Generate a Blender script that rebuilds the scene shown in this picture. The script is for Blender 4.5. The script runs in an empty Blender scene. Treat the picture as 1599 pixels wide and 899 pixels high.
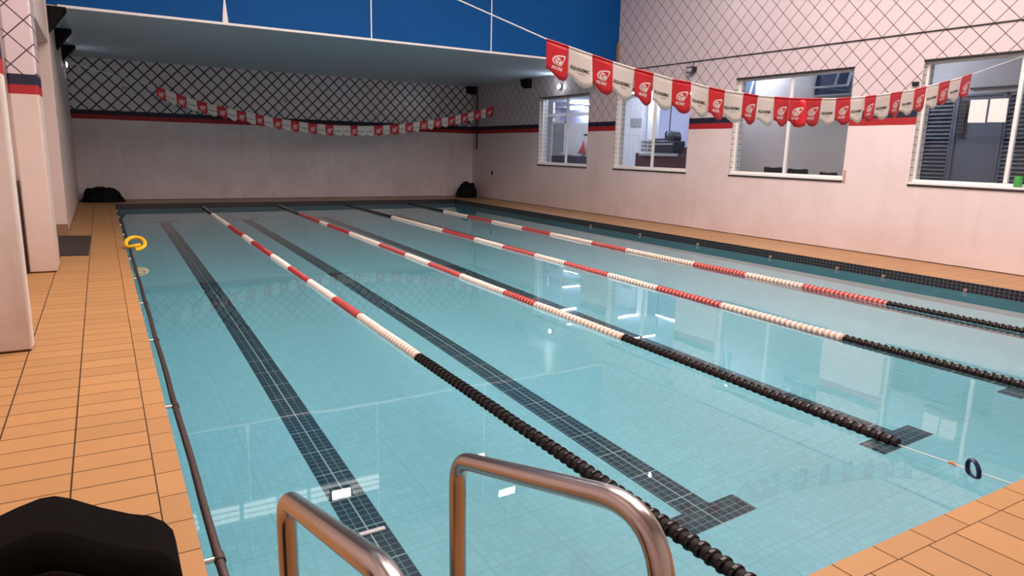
import bpy, bmesh, math, random
from mathutils import Vector, Matrix, noise
random.seed(7)
S = bpy.context.scene
COL = S.collection
PI = math.pi

# ------------------------------------------------------------------ camera
cam_d = bpy.data.cameras.new('camera')
cam = bpy.data.objects.new('camera', cam_d); COL.objects.link(cam)
cr = Vector((0.86127035, -0.50755481, 0.02452544)); cu = Vector((0.07823113, 0.18013031, 0.98052688))
cf = Vector((0.50208891, 0.84258008, -0.19484748))
M = Matrix((( cr.x, cu.x, -cf.x, 0), (cr.y, cu.y, -cf.y, 0), (cr.z, cu.z, -cf.z, 1.6), (0, 0, 0, 1)))
cam.matrix_world = M
cam_d.sensor_fit = 'HORIZONTAL'; cam_d.sensor_width = 36.0
cam_d.lens = 36.0 * 1070.8 / 1599.0
cam_d.clip_start = 0.05; cam_d.clip_end = 200
S.camera = cam

# ------------------------------------------------------------------ world, big lights, exposure
W = bpy.data.worlds.new('world'); S.world = W; W.use_nodes = True
W.node_tree.nodes['Background'].inputs[0].default_value = (0.75, 0.8, 1.0, 1)
W.node_tree.nodes['Background'].inputs[1].default_value = 0.3

def area(name, loc, sx, sy, power, color, rot=(0, 0, 0)):
    d = bpy.data.lights.new(name, 'AREA'); d.shape = 'RECTANGLE'; d.size = sx; d.size_y = sy
    d.energy = power; d.color = color
    o = bpy.data.objects.new(name, d); COL.objects.link(o); o.location = loc; o.rotation_euler = rot
    return o
WARM = (1.0, 0.82, 0.77)
area('hall_ceiling_light', (5.2, 5.9, 6.9), 8.5, 7.6, 1480, WARM)
S.view_settings.view_transform = 'Standard'; S.view_settings.look = 'None'
S.view_settings.gamma = 1.0; S.view_settings.use_curve_mapping = False
S.view_settings.exposure = 0.0
S.cycles.max_bounces = 12; S.cycles.diffuse_bounces = 6; S.cycles.glossy_bounces = 5
S.cycles.transmission_bounces = 10; S.cycles.transparent_max_bounces = 12
S.cycles.caustics_refractive = True; S.cycles.caustics_reflective = False
S.cycles.use_denoising = True

# ------------------------------------------------------------------ measurements (metres)
ZW = -0.141                       # water level
XL, XR, YN, YF = 0.227, 10.0875, 1.476, 20.81   # pool edges
XW, YB = 11.447, 22.2             # right wall, back wall
XP, XB = -0.565, -1.0             # pillar faces, left wall
ZST, ZNV, ZSB = 2.43, 2.31, 2.19  # stripe: navy over red
ZSO, YFA = 3.78, 14.27            # soffit height, fascia plane
ZC = 7.0

# ------------------------------------------------------------------ materials
def mat(name, color=(0.8, 0.8, 0.8), rough=0.5, metal=0.0, emit=0.0, ecol=None, coat=0.0, spec=0.5, bump=None, var=None):
    m = bpy.data.materials.new(name); m.use_nodes = True
    nt = m.node_tree; b = nt.nodes['Principled BSDF']
    b.inputs['Base Color'].default_value = (*color, 1); b.inputs['Roughness'].default_value = rough
    b.inputs['Metallic'].default_value = metal; b.inputs['Coat Weight'].default_value = coat
    b.inputs['Specular IOR Level'].default_value = spec
    if emit:
        b.inputs['Emission Color'].default_value = (*(ecol or color), 1); b.inputs['Emission Strength'].default_value = emit
    if var or bump:
        geo = nt.nodes.new('ShaderNodeNewGeometry')
    if var:      # (scale, second colour)
        n = nt.nodes.new('ShaderNodeTexNoise'); n.inputs['Scale'].default_value = var[0]; n.inputs['Detail'].default_value = 4
        nt.links.new(geo.outputs['Position'], n.inputs['Vector'])
        mx = nt.nodes.new('ShaderNodeMix'); mx.data_type = 'RGBA'
        nt.links.new(n.outputs['Fac'], mx.inputs['Factor'])
        mx.inputs['A'].default_value = (*color, 1); mx.inputs['B'].default_value = (*var[1], 1)
        nt.links.new(mx.outputs['Result'], b.inputs['Base Color'])
    if bump:
        n = nt.nodes.new('ShaderNodeTexNoise'); n.inputs['Scale'].default_value = bump[0]; n.inputs['Detail'].default_value = 5
        nt.links.new(geo.outputs['Position'], n.inputs['Vector'])
        bp = nt.nodes.new('ShaderNodeBump'); bp.inputs['Strength'].default_value = bump[1]; bp.inputs['Distance'].default_value = 0.02
        nt.links.new(n.outputs['Fac'], bp.inputs['Height']); nt.links.new(bp.outputs['Normal'], b.inputs['Normal'])
    return m

class NG:
    """small helper to write node maths"""
    def __init__(s, m): s.nt = m.node_tree; s.L = s.nt.links
    def new(s, t): return s.nt.nodes.new(t)
    def put(s, v, sock):
        if isinstance(v, (int, float)): sock.default_value = v
        elif isinstance(v, tuple): sock.default_value = (*v, 1) if len(v) == 3 else v
        else: s.L.new(v, sock)
    def math(s, op, a, b=0.0, c=0.0):
        n = s.new('ShaderNodeMath'); n.operation = op
        s.put(a, n.inputs[0]); s.put(b, n.inputs[1]); s.put(c, n.inputs[2]); return n.outputs[0]
    def pos(s):
        g = s.new('ShaderNodeNewGeometry'); x = s.new('ShaderNodeSeparateXYZ'); s.L.new(g.outputs['Position'], x.inputs[0])
        return g.outputs['Position'], x.outputs[0], x.outputs[1], x.outputs[2]
    def line(s, v, size, off, g):       # 1 on a joint of width g repeated every size, centred at off
        f = s.math('FRACT', s.math('ADD', s.math('DIVIDE', s.math('SUBTRACT', v, off), size), 0.5))
        d = s.math('ABSOLUTE', s.math('SUBTRACT', f, 0.5))
        return s.math('LESS_THAN', d, g / size / 2)
    def mix(s, f, a, b):
        n = s.new('ShaderNodeMix'); n.data_type = 'RGBA'; s.put(f, n.inputs['Factor']); s.put(a, n.inputs['A']); s.put(b, n.inputs['B'])
        return n.outputs['Result']
    def noise(s, p, scale, detail=3, rough=0.5):
        n = s.new('ShaderNodeTexNoise'); n.inputs['Scale'].default_value = scale; n.inputs['Detail'].default_value = detail
        n.inputs['Roughness'].default_value = rough; s.L.new(p, n.inputs['Vector']); return n.outputs['Fac']
    def ramp(s, v, lo, hi):
        n = s.new('ShaderNodeMapRange'); s.put(v, n.inputs[0]); n.inputs[1].default_value = lo; n.inputs[2].default_value = hi
        return n.outputs[0]

def tile(name, base, grout, ax1, s1, o1, g1, ax2=None, s2=1, o2=0, g2=0.01, rough=0.4, tone=0.12, dirt=0.15):
    m = mat(name, base, rough); n = NG(m); b = m.node_tree.nodes['Principled BSDF']
    p, x, y, z = n.pos(); A = dict(x=x, y=y, z=z)
    ln = n.line(A[ax1], s1, o1, g1)
    i1 = n.math('FLOOR', n.math('DIVIDE', n.math('SUBTRACT', A[ax1], o1), s1)); i2 = 0.0
    if ax2:
        ln = n.math('MAXIMUM', ln, n.line(A[ax2], s2, o2, g2))
        i2 = n.math('FLOOR', n.math('DIVIDE', n.math('SUBTRACT', A[ax2], o2), s2))
    cv = n.new('ShaderNodeCombineXYZ'); n.put(i1, cv.inputs[0]); n.put(i2, cv.inputs[1])
    wn = n.new('ShaderNodeTexWhiteNoise'); wn.noise_dimensions = '2D'; n.L.new(cv.outputs[0], wn.inputs['Vector'])
    lo = tuple(c * (1 - tone) for c in base)
    c = n.mix(wn.outputs['Value'], base, lo)
    if dirt:
        c = n.mix(n.math('MULTIPLY', n.ramp(n.noise(p, 1.6, 5, 0.65), 0.45, 0.75), dirt), c, tuple(k * 0.6 for k in base))
    c = n.mix(ln, c, grout)
    n.L.new(c, b.inputs['Base Color'])
    n.L.new(n.math('ADD', n.math('MULTIPLY', ln, 0.4), rough), b.inputs['Roughness'])
    bp = n.new('ShaderNodeBump'); bp.inputs['Strength'].default_value = 0.3; bp.inputs['Distance'].default_value = 0.004
    n.L.new(n.math('SUBTRACT', 1.0, ln), bp.inputs['Height']); n.L.new(bp.outputs['Normal'], b.inputs['Normal'])
    return m

PAINT = (0.745, 0.64, 0.63); GTILE = (0.63, 0.53, 0.545)
def wallmat(name, ax, u0, z0, D=0.3425, g=0.011, zs=(ZST, ZNV, ZSB), paint=PAINT, grime=0.3, gt=GTILE):
    """painted wall below, red and navy stripe, white diamond-laid tile above"""
    m = mat(name, paint, 0.55); n = NG(m); b = m.node_tree.nodes['Principled BSDF']
    p, x, y, z = n.pos(); u = dict(x=x, y=y)[ax]
    du = n.math('SUBTRACT', u, u0); dz = n.math('SUBTRACT', z, z0)
    gr = n.math('MAXIMUM', n.line(n.math('ADD', du, dz), D, 0, g * 1.41), n.line(n.math('SUBTRACT', du, dz), D, 0, g * 1.41))
    tl = n.mix(gr, gt, (0.035, 0.03, 0.025))
    # stains: vertical runs, soot towards the floor
    st = n.new('ShaderNodeMapping'); st.inputs['Scale'].default_value = (3.0, 3.0, 0.25); n.L.new(p, st.inputs['Vector'])
    run = n.ramp(n.noise(st.outputs[0], 1.2, 6, 0.7), 0.5, 0.8)
    blot = n.ramp(n.noise(p, 0.9, 6, 0.65), 0.42, 0.8)
    d = n.math('MULTIPLY', n.math('ADD', n.math('MULTIPLY', run, 0.6), blot), grime)
    low = n.math('MULTIPLY', n.ramp(z, 1.1, 0.0), n.ramp(n.noise(p, 1.3, 5, 0.6), 0.35, 0.7))
    d = n.math('MINIMUM', n.math('ADD', d, n.math('MULTIPLY', low, grime * 0.9)), 1.0)
    pt = n.mix(d, paint, tuple(c * k for c, k in zip(paint, (0.62, 0.55, 0.50))))
    wob = n.math('ADD', z, n.math('MULTIPLY', n.math('SUBTRACT', n.noise(p, 3.0, 3), 0.5), 0.012))
    c = n.mix(n.math('GREATER_THAN', wob, zs[2]), pt, (0.36, 0.012, 0.016))
    c = n.mix(n.math('GREATER_THAN', z, zs[1]), c, (0.006, 0.008, 0.03))
    c = n.mix(n.math('LESS_THAN', wob, 0.016), c, (0.07, 0.045, 0.03))
    up = n.math('GREATER_THAN', z, zs[0])
    c = n.mix(up, c, tl)
    n.L.new(c, b.inputs['Base Color'])
    n.L.new(n.math('SUBTRACT', 0.6, n.math('MULTIPLY', n.math('MULTIPLY', up, n.math('SUBTRACT', 1.0, gr)), 0.35)), b.inputs['Roughness'])
    return m

MAT = {}
ORANGE = (0.455, 0.238, 0.082); OGROUT = (0.04, 0.015, 0.004)
MAT['deck_left'] = tile('deck_left_tile', ORANGE, OGROUT, 'x', 0.35, 0.11, 0.008, 'y', 0.2015, 3.771, 0.0075, rough=0.58)
MAT['cop_left'] = tile('coping_left_tile', ORANGE, OGROUT, 'y', 0.263, 2.782, 0.006, rough=0.58)
MAT['deck_near'] = tile('deck_near_tile', ORANGE, OGROUT, 'x', 0.206, 2.497, 0.007, 'y', 0.35, 1.366, 0.008, rough=0.58)
MAT['cop_near'] = tile('coping_near_tile', ORANGE, OGROUT, 'x', 0.277, 2.689, 0.006, rough=0.58)
MAT['deck_right'] = tile('deck_right_tile', (0.42, 0.225, 0.09), OGROUT, 'x', 0.35, XR + 0.115, 0.006, 'y', 0.205, 0.0, 0.004)
MAT['deck_back'] = tile('deck_back_tile', (0.38, 0.22, 0.11), OGROUT, 'x', 0.205, 0.0, 0.004, 'y', 0.35, YF + 0.115, 0.006)
MAT['wall_right'] = wallmat('wall_right_finish', 'y', 7.295, 3.633)
MAT['wall_back'] = wallmat('wall_back_finish', 'x', 4.63, 2.75, 0.3415, 0.036, paint=(0.80, 0.73, 0.73), grime=0.5, gt=(0.64, 0.63, 0.69))
MAT['wall_left'] = wallmat('wall_left_finish', 'y', 0.0, 2.75)
MAT['pillar'] = wallmat('pillar_finish', 'x', -0.641, 2.944, 0.33, 0.013, zs=(2.345, 2.225, 2.12), paint=(0.66, 0.55, 0.49), grime=0.35)
MAT['pillar_a'] = wallmat('pillar_finish_worn', 'x', -0.641, 2.944, 0.33, 0.013, zs=(2.29, 2.17, 2.06), paint=(0.68, 0.60, 0.55), grime=0.8)
MAT['paint'] = mat('cream_wall_paint', (0.68, 0.55, 0.485), 0.6, var=(1.0, (0.62, 0.50, 0.45)))
MAT['plain'] = mat('white_plaster', (0.74, 0.72, 0.70), 0.7, var=(1.2, (0.66, 0.63, 0.6)))
MAT['ceil'] = mat('ceiling_paint', (0.62, 0.61, 0.60), 0.8)
MAT['soffit'] = mat('soffit_panel', (0.46, 0.58, 0.68), 0.3, var=(0.6, (0.40, 0.52, 0.62)))
MAT['blue'] = mat('blue_panel', (0.003, 0.085, 0.30), 0.6, spec=0.12, var=(0.8, (0.002, 0.070, 0.25)))
MAT['white'] = mat('white_enamel', (0.82, 0.80, 0.78), 0.35)
MAT['offwhite'] = mat('off_white', (0.70, 0.67, 0.63), 0.5)
MAT['black'] = mat('black_plastic', (0.012, 0.012, 0.013), 0.35)
MAT['blackmatte'] = mat('black_matte', (0.007, 0.006, 0.006), 0.85, spec=0.2)
MAT['steel'] = mat('stainless_steel', (0.46, 0.40, 0.37), 0.24, 1.0)
MAT['oldsteel'] = mat('tarnished_steel', (0.16, 0.115, 0.10), 0.42, 0.85, var=(9.0, (0.10, 0.07, 0.06)))
MAT['brightsteel'] = mat('bright_steel', (0.80, 0.76, 0.72), 0.25, 0.9)
MAT['disc_black'] = mat('black_float', (0.003, 0.0025, 0.0025), 0.10, spec=0.32)
MAT['spacer_black'] = mat('dark_float_core', (0.013, 0.0085, 0.008), 0.6, spec=0.18)
MAT['disc_white'] = mat('white_float', (0.84, 0.76, 0.68), 0.35)
MAT['spacer_white'] = mat('cream_float_core', (0.50, 0.30, 0.20), 0.5)
MAT['disc_red'] = mat('red_float', (0.40, 0.018, 0.022), 0.35)
MAT['spacer_red'] = mat('red_float_core', (0.55, 0.22, 0.17), 0.5)
MAT['cord'] = mat('white_cord', (0.80, 0.78, 0.75), 0.6)
MAT['flag_red'] = mat('red_vinyl', (0.62, 0.018, 0.03), 0.35)
MAT['flag_white'] = mat('white_vinyl', (0.80, 0.77, 0.72), 0.35)
MAT['print_white'] = mat('white_print', (0.82, 0.78, 0.76), 0.5)
MAT['print_black'] = mat('black_print', (0.015, 0.015, 0.012), 0.5)
MAT['yellow'] = mat('yellow_foam', (0.85, 0.52, 0.01), 0.55)
MAT['rubber'] = mat('brown_rubber', (0.035, 0.024, 0.018), 0.85, bump=(120, 0.6))
MAT['tarp'] = mat('black_tarp', (0.004, 0.004, 0.005), 0.7, spec=0.15)
MAT['fabric'] = mat('black_fabric', (0.004, 0.003, 0.0025), 0.95, spec=0.08, bump=(60, 0.12))
MAT['piping'] = mat('dark_piping', (0.010, 0.006, 0.005), 0.9, spec=0.1)
MAT['stone'] = mat('black_sill', (0.02, 0.017, 0.016), 0.4)
MAT['reveal'] = tile('reveal_tile', (0.72, 0.68, 0.65), (0.05, 0.045, 0.04), 'z', 0.122, 1.26, 0.009, 'x', 0.122, XW + 0.002, 0.009, rough=0.3, tone=0.05)
MAT['brown'] = mat('brown_tile', (0.30, 0.18, 0.10), 0.5, var=(8, (0.22, 0.13, 0.07)))
MAT['darkdoor'] = mat('dark_wood', (0.02, 0.008, 0.007), 0.5)
MAT['greydoor'] = mat('grey_door_paint', (0.17, 0.195, 0.235), 0.4)
MAT['greywall'] = mat('grey_wall_paint', (0.58, 0.53, 0.50), 0.6, var=(0.7, (0.48, 0.45, 0.44)))
MAT['louver'] = mat('grey_louver', (0.25, 0.29, 0.34), 0.4)
MAT['paper'] = mat('paper', (0.80, 0.75, 0.73), 0.7)
MAT['lavender'] = mat('lavender_wall', (0.62, 0.62, 0.80), 0.6)
MAT['maroon'] = mat('maroon_paint', (0.10, 0.025, 0.03), 0.55, var=(3, (0.06, 0.016, 0.02)))
MAT['ledge'] = mat('grey_ledge', (0.42, 0.42, 0.42), 0.5)
MAT['brick'] = tile('white_brick', (0.85, 0.84, 0.86), (0.5, 0.5, 0.55), 'z', 0.075, 0, 0.01, 'y', 0.24, 0, 0.01, tone=0.05)
MAT['sign'] = mat('grey_sign', (0.34, 0.34, 0.34), 0.5)
MAT['machine'] = mat('dark_machine', (0.02, 0.022, 0.035), 0.4)
MAT['redcloth'] = mat('red_cloth', (0.55, 0.06, 0.05), 0.8)
MAT['greenglass'] = mat('green_plastic', (0.06, 0.34, 0.08), 0.25)
MAT['lidblack'] = mat('dark_lid', (0.02, 0.03, 0.02), 0.4)
MAT['bluering'] = mat('blue_plastic', (0.012, 0.022, 0.09), 0.3)
MAT['orange'] = mat('orange_plastic', (0.75, 0.22, 0.08), 0.4)
MAT['inlet'] = mat('brown_fitting', (0.30, 0.20, 0.15), 0.5)
MAT['lamp_cold'] = mat('tube_lamp', (1, 1, 1), 0.5, emit=230.0, ecol=(0.82, 0.86, 1.0))
MAT['lamp_flood'] = mat('flood_lamp', (1, 1, 1), 0.5, emit=45.0, ecol=(1.0, 0.93, 0.93))
MAT['lamp_spot'] = mat('spot_lamp', (1, 1, 1), 0.5, emit=420.0, ecol=(0.93, 0.94, 1.0))
MAT['lamp_dim'] = mat('dim_spot_lamp', (1, 1, 1), 0.5, emit=60.0, ecol=(0.93, 0.94, 1.0))
MAT['strip'] = mat('light_strip_lens', (0.9, 0.9, 0.9), 0.5, emit=2.6, ecol=(1.0, 0.97, 0.96))
MAT['markerwhite'] = mat('white_marker', (0.9, 0.88, 0.88), 0.4)
MAT['bluewin'] = mat('blue_tinted_glass', (0.06, 0.10, 0.19), 0.1)
MAT['rust'] = mat('rusty_metal', (0.30, 0.14, 0.07), 0.7, var=(30, (0.65, 0.5, 0.42)))

# mosaic in the pool: aqua tile with lane lines, black tile band above the water
AQUA = (0.24, 0.66, 0.77); NAVYT = (0.002, 0.034, 0.052)
def poolfloor():
    m = mat('pool_floor_mosaic', AQUA, 0.35); n = NG(m); b = m.node_tree.nodes['Principled BSDF']
    p, x, y, z = n.pos(); t = 0.0595
    rect = None
    def inside(v, a, c): return n.math('MULTIPLY', n.math('GREATER_THAN', v, a), n.math('LESS_THAN', v, c))
    for cx in (1.215, 3.10, 5.11, 7.15, 9.1):
        for (x0, x1, y0, y1) in ((cx - .119, cx + .119, 2.83, 18.75), (cx - .327, cx + .327, 2.63, 2.84), (cx - .327, cx + .327, 18.6, 18.82)):
            r = n.math('MULTIPLY', inside(x, x0, x1), inside(y, y0, y1))
            rect = r if rect is None else n.math('MAXIMUM', rect, r)
    ln = n.math('MAXIMUM', n.line(x, t, 1.215, 0.006), n.line(y, t, 2.63, 0.006))
    ln2 = n.math('MAXIMUM', n.line(x, t * 8, 1.215, 0.010), n.line(y, t * 6, 2.63, 0.010))
    cv = n.new('ShaderNodeCombineXYZ')
    n.put(n.math('FLOOR', n.math('DIVIDE', n.math('SUBTRACT', x, 1.215), t)), cv.inputs[0]); n.put(n.math('FLOOR', n.math('DIVIDE', n.math('SUBTRACT', y, 2.63), t)), cv.inputs[1])
    wn = n.new('ShaderNodeTexWhiteNoise'); wn.noise_dimensions = '2D'; n.L.new(cv.outputs[0], wn.inputs['Vector'])
    light = n.mix(wn.outputs['Value'], AQUA, tuple(c * 0.93 for c in AQUA))
    light = n.mix(ln, light, tuple(c * 0.87 for c in AQUA)); light = n.mix(ln2, light, tuple(c * 0.845 for c in AQUA))
    dark = n.mix(wn.outputs['Value'], NAVYT, (0.006, 0.050, 0.070))
    dark = n.mix(ln, dark, (0.15, 0.27, 0.31)); dark = n.mix(ln2, dark, (0.32, 0.50, 0.55))
    c = n.mix(rect, light, dark)
    n.L.new(c, b.inputs['Base Color']); return m
def poolwall():
    m = mat('pool_wall_mosaic', AQUA, 0.3); n = NG(m); b = m.node_tree.nodes['Principled BSDF']
    p, x, y, z = n.pos(); t = 0.0595
    ln = n.math('MAXIMUM', n.math('MAXIMUM', n.line(x, t, 1.215, 0.006), n.line(y, t, 2.63, 0.006)), n.line(z, 0.047, ZW, 0.005))
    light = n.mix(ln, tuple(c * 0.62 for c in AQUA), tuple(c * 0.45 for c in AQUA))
    dark = n.mix(ln, (0.004, 0.004, 0.006), (0.16, 0.15, 0.17))
    c = n.mix(n.math('GREATER_THAN', z, ZW - 0.002), light, dark)
    n.L.new(c, b.inputs['Base Color']); return m
MAT['poolfloor'] = poolfloor(); MAT['poolwall'] = poolwall()

def watermat():
    m = bpy.data.materials.new('still_water'); m.use_nodes = True; nt = m.node_tree
    for k in list(nt.nodes): nt.nodes.remove(k)
    o = nt.nodes.new('ShaderNodeOutputMaterial'); g = nt.nodes.new('ShaderNodeBsdfGlass')
    g.inputs['IOR'].default_value = 1.333; g.inputs['Roughness'].default_value = 0.0
    geo = nt.nodes.new('ShaderNodeNewGeometry')
    a = nt.nodes.new('ShaderNodeTexNoise'); a.inputs['Scale'].default_value = 1.1; a.inputs['Detail'].default_value = 2
    nt.links.new(geo.outputs['Position'], a.inputs['Vector'])
    bp = nt.nodes.new('ShaderNodeBump'); bp.inputs['Strength'].default_value = 0.022; bp.inputs['Distance'].default_value = 0.06
    nt.links.new(a.outputs['Fac'], bp.inputs['Height']); nt.links.new(bp.outputs['Normal'], g.inputs['Normal'])
    nt.links.new(g.outputs[0], o.inputs['Surface']); return m
MAT['water'] = watermat()
def panemat():
    m = bpy.data.materials.new('window_pane'); m.use_nodes = True; nt = m.node_tree
    for k in list(nt.nodes): nt.nodes.remove(k)
    o = nt.nodes.new('ShaderNodeOutputMaterial'); t = nt.nodes.new('ShaderNodeBsdfTransparent'); t.inputs[0].default_value = (0.90, 0.93, 0.94, 1)
    g = nt.nodes.new('ShaderNodeBsdfGlossy'); g.inputs['Roughness'].default_value = 0.02
    f = nt.nodes.new('ShaderNodeFresnel'); ge = nt.nodes.new('ShaderNodeNewGeometry'); ir = nt.nodes.new('ShaderNodeMapRange')
    ir.inputs['To Min'].default_value = 1.45; ir.inputs['To Max'].default_value = 1 / 1.45      # same reflectance at both faces of the thin pane
    nt.links.new(ge.outputs['Backfacing'], ir.inputs['Value']); nt.links.new(ir.outputs['Result'], f.inputs['IOR'])
    mx = nt.nodes.new('ShaderNodeMixShader')
    nt.links.new(f.outputs[0], mx.inputs[0]); nt.links.new(t.outputs[0], mx.inputs[1]); nt.links.new(g.outputs[0], mx.inputs[2])
    nt.links.new(mx.outputs[0], o.inputs['Surface']); return m
MAT['pane'] = panemat()

# ------------------------------------------------------------------ mesh helpers
class MB:
    def __init__(s): s.v = []; s.f = []; s.mi = []; s.sm = []
    def add(s, vs, fs, mi=0, smooth=False):
        k = len(s.v); s.v += [tuple(v) for v in vs]
        for f in fs: s.f.append(tuple(i + k for i in f)); s.mi.append(mi); s.sm.append(smooth)
        return s
    def box(s, x0, x1, y0, y1, z0, z1, mi=0):
        vs = [(x, y, z) for z in (z0, z1) for y in (y0, y1) for x in (x0, x1)]
        return s.add(vs, [(0, 2, 3, 1), (4, 5, 7, 6), (0, 1, 5, 4), (2, 6, 7, 3), (0, 4, 6, 2), (1, 3, 7, 5)], mi)
    def prism(s, pts, axis, a, b, mi=0):     # 2-D polygon extruded along axis from a to b
        def P(p, t):
            return {'x': (t, p[0], p[1]), 'y': (p[0], t, p[1]), 'z': (p[0], p[1], t)}[axis]
        n = len(pts); vs = [P(p, a) for p in pts] + [P(p, b) for p in pts]
        fs = [tuple(range(n))[::-1], tuple(range(n, 2 * n))] + [(i, (i + 1) % n, n + (i + 1) % n, n + i) for i in range(n)]
        return s.add(vs, fs, mi)
    def tube(s, path, r, seg=12, mi=0, cap=True):
        P = [Vector(p) for p in path]; n = len(P); rr = r if isinstance(r, (list, tuple)) else [r] * n
        T = [(P[min(i + 1, n - 1)] - P[max(i - 1, 0)]).normalized() for i in range(n)]
        ref = Vector((0, 0, 1)) if abs(T[0].z) < 0.9 else Vector((1, 0, 0))
        N = (ref - T[0] * ref.dot(T[0])).normalized(); vs = []
        for i in range(n):
            N = (N - T[i] * N.dot(T[i])).normalized(); B = T[i].cross(N)
            for k in range(seg):
                a = 2 * PI * k / seg; vs.append(P[i] + (N * math.cos(a) + B * math.sin(a)) * rr[i])
        fs = [(i * seg + k, i * seg + (k + 1) % seg, (i + 1) * seg + (k + 1) % seg, (i + 1) * seg + k) for i in range(n - 1) for k in range(seg)]
        if cap: fs += [tuple(range(seg))[::-1], tuple(range((n - 1) * seg, n * seg))]
        return s.add(vs, fs, mi, True)
    def lathe(s, prof, axis='y', c=(0, 0, 0), seg=16, mis=None):   # prof: (t along axis, radius)
        vs = []
        for t, r in prof:
            for k in range(seg):
                a = 2 * PI * k / seg; u, w = r * math.cos(a), r * math.sin(a)
                q = {'y': (u, t, w), 'x': (t, u, w), 'z': (u, w, t)}[axis]
                vs.append((q[0] + c[0], q[1] + c[1], q[2] + c[2]))
        for i in range(len(prof) - 1):
            pass
        k0 = len(s.v); s.v += vs
        for i in range(len(prof) - 1):
            for k in range(seg):
                s.f.append((k0 + i * seg + k, k0 + i * seg + (k + 1) % seg, k0 + (i + 1) * seg + (k + 1) % seg, k0 + (i + 1) * seg + k))
                s.mi.append(mis[i] if mis else 0); s.sm.append(True)
        s.f.append(tuple(range(k0, k0 + seg))); s.mi.append(mis[0] if mis else 0); s.sm.append(False)
        e = k0 + (len(prof) - 1) * seg
        s.f.append(tuple(range(e, e + seg))); s.mi.append(mis[-1] if mis else 0); s.sm.append(False)
        return s
    def mesh(s, name, mats, fix=True):
        me = bpy.data.meshes.new(name); me.from_pydata(s.v, [], s.f)
        for m in (mats if isinstance(mats, (list, tuple)) else [mats]): me.materials.append(m)
        for p, i, q in zip(me.polygons, s.mi, s.sm): p.material_index = i; p.use_smooth = q
        if fix:
            b = bmesh.new(); b.from_mesh(me); bmesh.ops.recalc_face_normals(b, faces=b.faces[:]); b.to_mesh(me); b.free()
        me.set_sharp_from_angle(angle=math.radians(38)); me.update(); return me
    def build(s, name, mats, parent=None, bevel=0, fix=True):
        o = bpy.data.objects.new(name, s.mesh(name, mats, fix)); COL.objects.link(o)
        if parent: o.parent = parent; o.matrix_parent_inverse = parent.matrix_world.inverted()
        if bevel:
            bv = o.modifiers.new('bevel', 'BEVEL'); bv.width = bevel; bv.segments = 2; bv.limit_method = 'ANGLE'
        return o
def tag(o, label, cat, group=None, kind=None):
    o['label'] = label; o['category'] = cat
    if group: o['group'] = group
    if kind: o['kind'] = kind
    return o
def struct(o): o['kind'] = 'structure'; return o
def empty(name, loc):
    o = bpy.data.objects.new(name, None); COL.objects.link(o); o.location = loc; o.empty_display_size = 0.1
    o.matrix_world = Matrix.Translation(loc); return o
def thing(name, label, cat, loc, group=None): return tag(empty(name, loc), label, cat, group)

# ------------------------------------------------------------------ the setting: deck, pool, walls
def rect(mb, x0, x1, y0, y1, z, mi): mb.add([(x0, y0, z), (x1, y0, z), (x1, y1, z), (x0, y1, z)], [(0, 1, 2, 3)], mi)
d = MB(); C = 0.115
rect(d, XB, XL - C, -3, YB, 0, 0); rect(d, XL - C, XL, YN - 0.11, YF, 0, 1)
rect(d, XL - C, XW, -3, YN - 0.11, 0, 2); rect(d, XL, XW, YN - 0.11, YN, 0, 3)
rect(d, XR, XW, YN, YF, 0, 4); rect(d, XL - C, XW, YF, YB, 0, 5)
struct(d.build('floor', [MAT[k] for k in ('deck_left', 'cop_left', 'deck_near', 'cop_near', 'deck_right', 'deck_back')], fix=False))

b = MB()
prof = [(YN, -1.09), (2.6, -1.12), (5.0, -1.25), (9.0, -1.40), (YF, -1.48)]
for (y0, z0), (y1, z1) in zip(prof[:-1], prof[1:]):
    b.add([(XL, y0, z0), (XR, y0, z0), (XR, y1, z1), (XL, y1, z1)], [(0, 1, 2, 3)], 0)
    b.add([(XL, y0, z0), (XL, y1, z1), (XL, y1, 0), (XL, y0, 0)], [(0, 1, 2, 3)], 1)
    b.add([(XR, y0, z0), (XR, y0, 0), (XR, y1, 0), (XR, y1, z1)], [(0, 1, 2, 3)], 1)
b.add([(XL, YN, -1.09), (XL, YN, 0), (XR, YN, 0), (XR, YN, -1.09)], [(0, 1, 2, 3)], 1)
b.add([(XL, YF, -1.48), (XR, YF, -1.48), (XR, YF, 0), (XL, YF, 0)], [(0, 1, 2, 3)], 1)
struct(b.build('pool_basin', [MAT['poolfloor'], MAT['poolwall']], fix=False))
w = MB(); rect(w, XL, XR, YN, YF, ZW, 0)
tag(w.build('water', MAT['water'], fix=False), 'still clear turquoise water filling the swimming pool', 'water', kind='stuff')

ZS, ZT = 1.2355, 3.1866
WIN = [(15.389, 17.864, 16.545), (11.624, 14.231, 12.888), (7.721, 10.354, 9.053), (3.76, 6.529, 5.145)]
TW = 0.30
r = MB()
r.box(XW, XW + TW, -3, YB + .2, -0.1, ZS); r.box(XW, XW + TW, -3, YB + .2, ZT, ZC)
ys = [-3] + [v for (a, c, _) in reversed(WIN) for v in (a, c)] + [YB + .2]
for i in range(0, len(ys), 2): r.box(XW, XW + TW, ys[i], ys[i + 1], ZS, ZT)
struct(r.build('wall_right', MAT['wall_right']))
struct(MB().box(-1.2, XW, YB, YB + .2, -0.1, ZC).build('wall_back', MAT['wall_back']))
struct(MB().box(XB - .2, XB, -3, YB, -0.1, ZC).build('wall_left', MAT['wall_left']))
struct(MB().box(XB - .2, XW + TW, -3.2, -3, -0.1, ZC).build('wall_front', MAT['plain']))
struct(MB().box(XB - .2, XW + TW, -3.2, YB + .2, ZC, ZC + .15).build('ceiling', MAT['ceil']))
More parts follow.
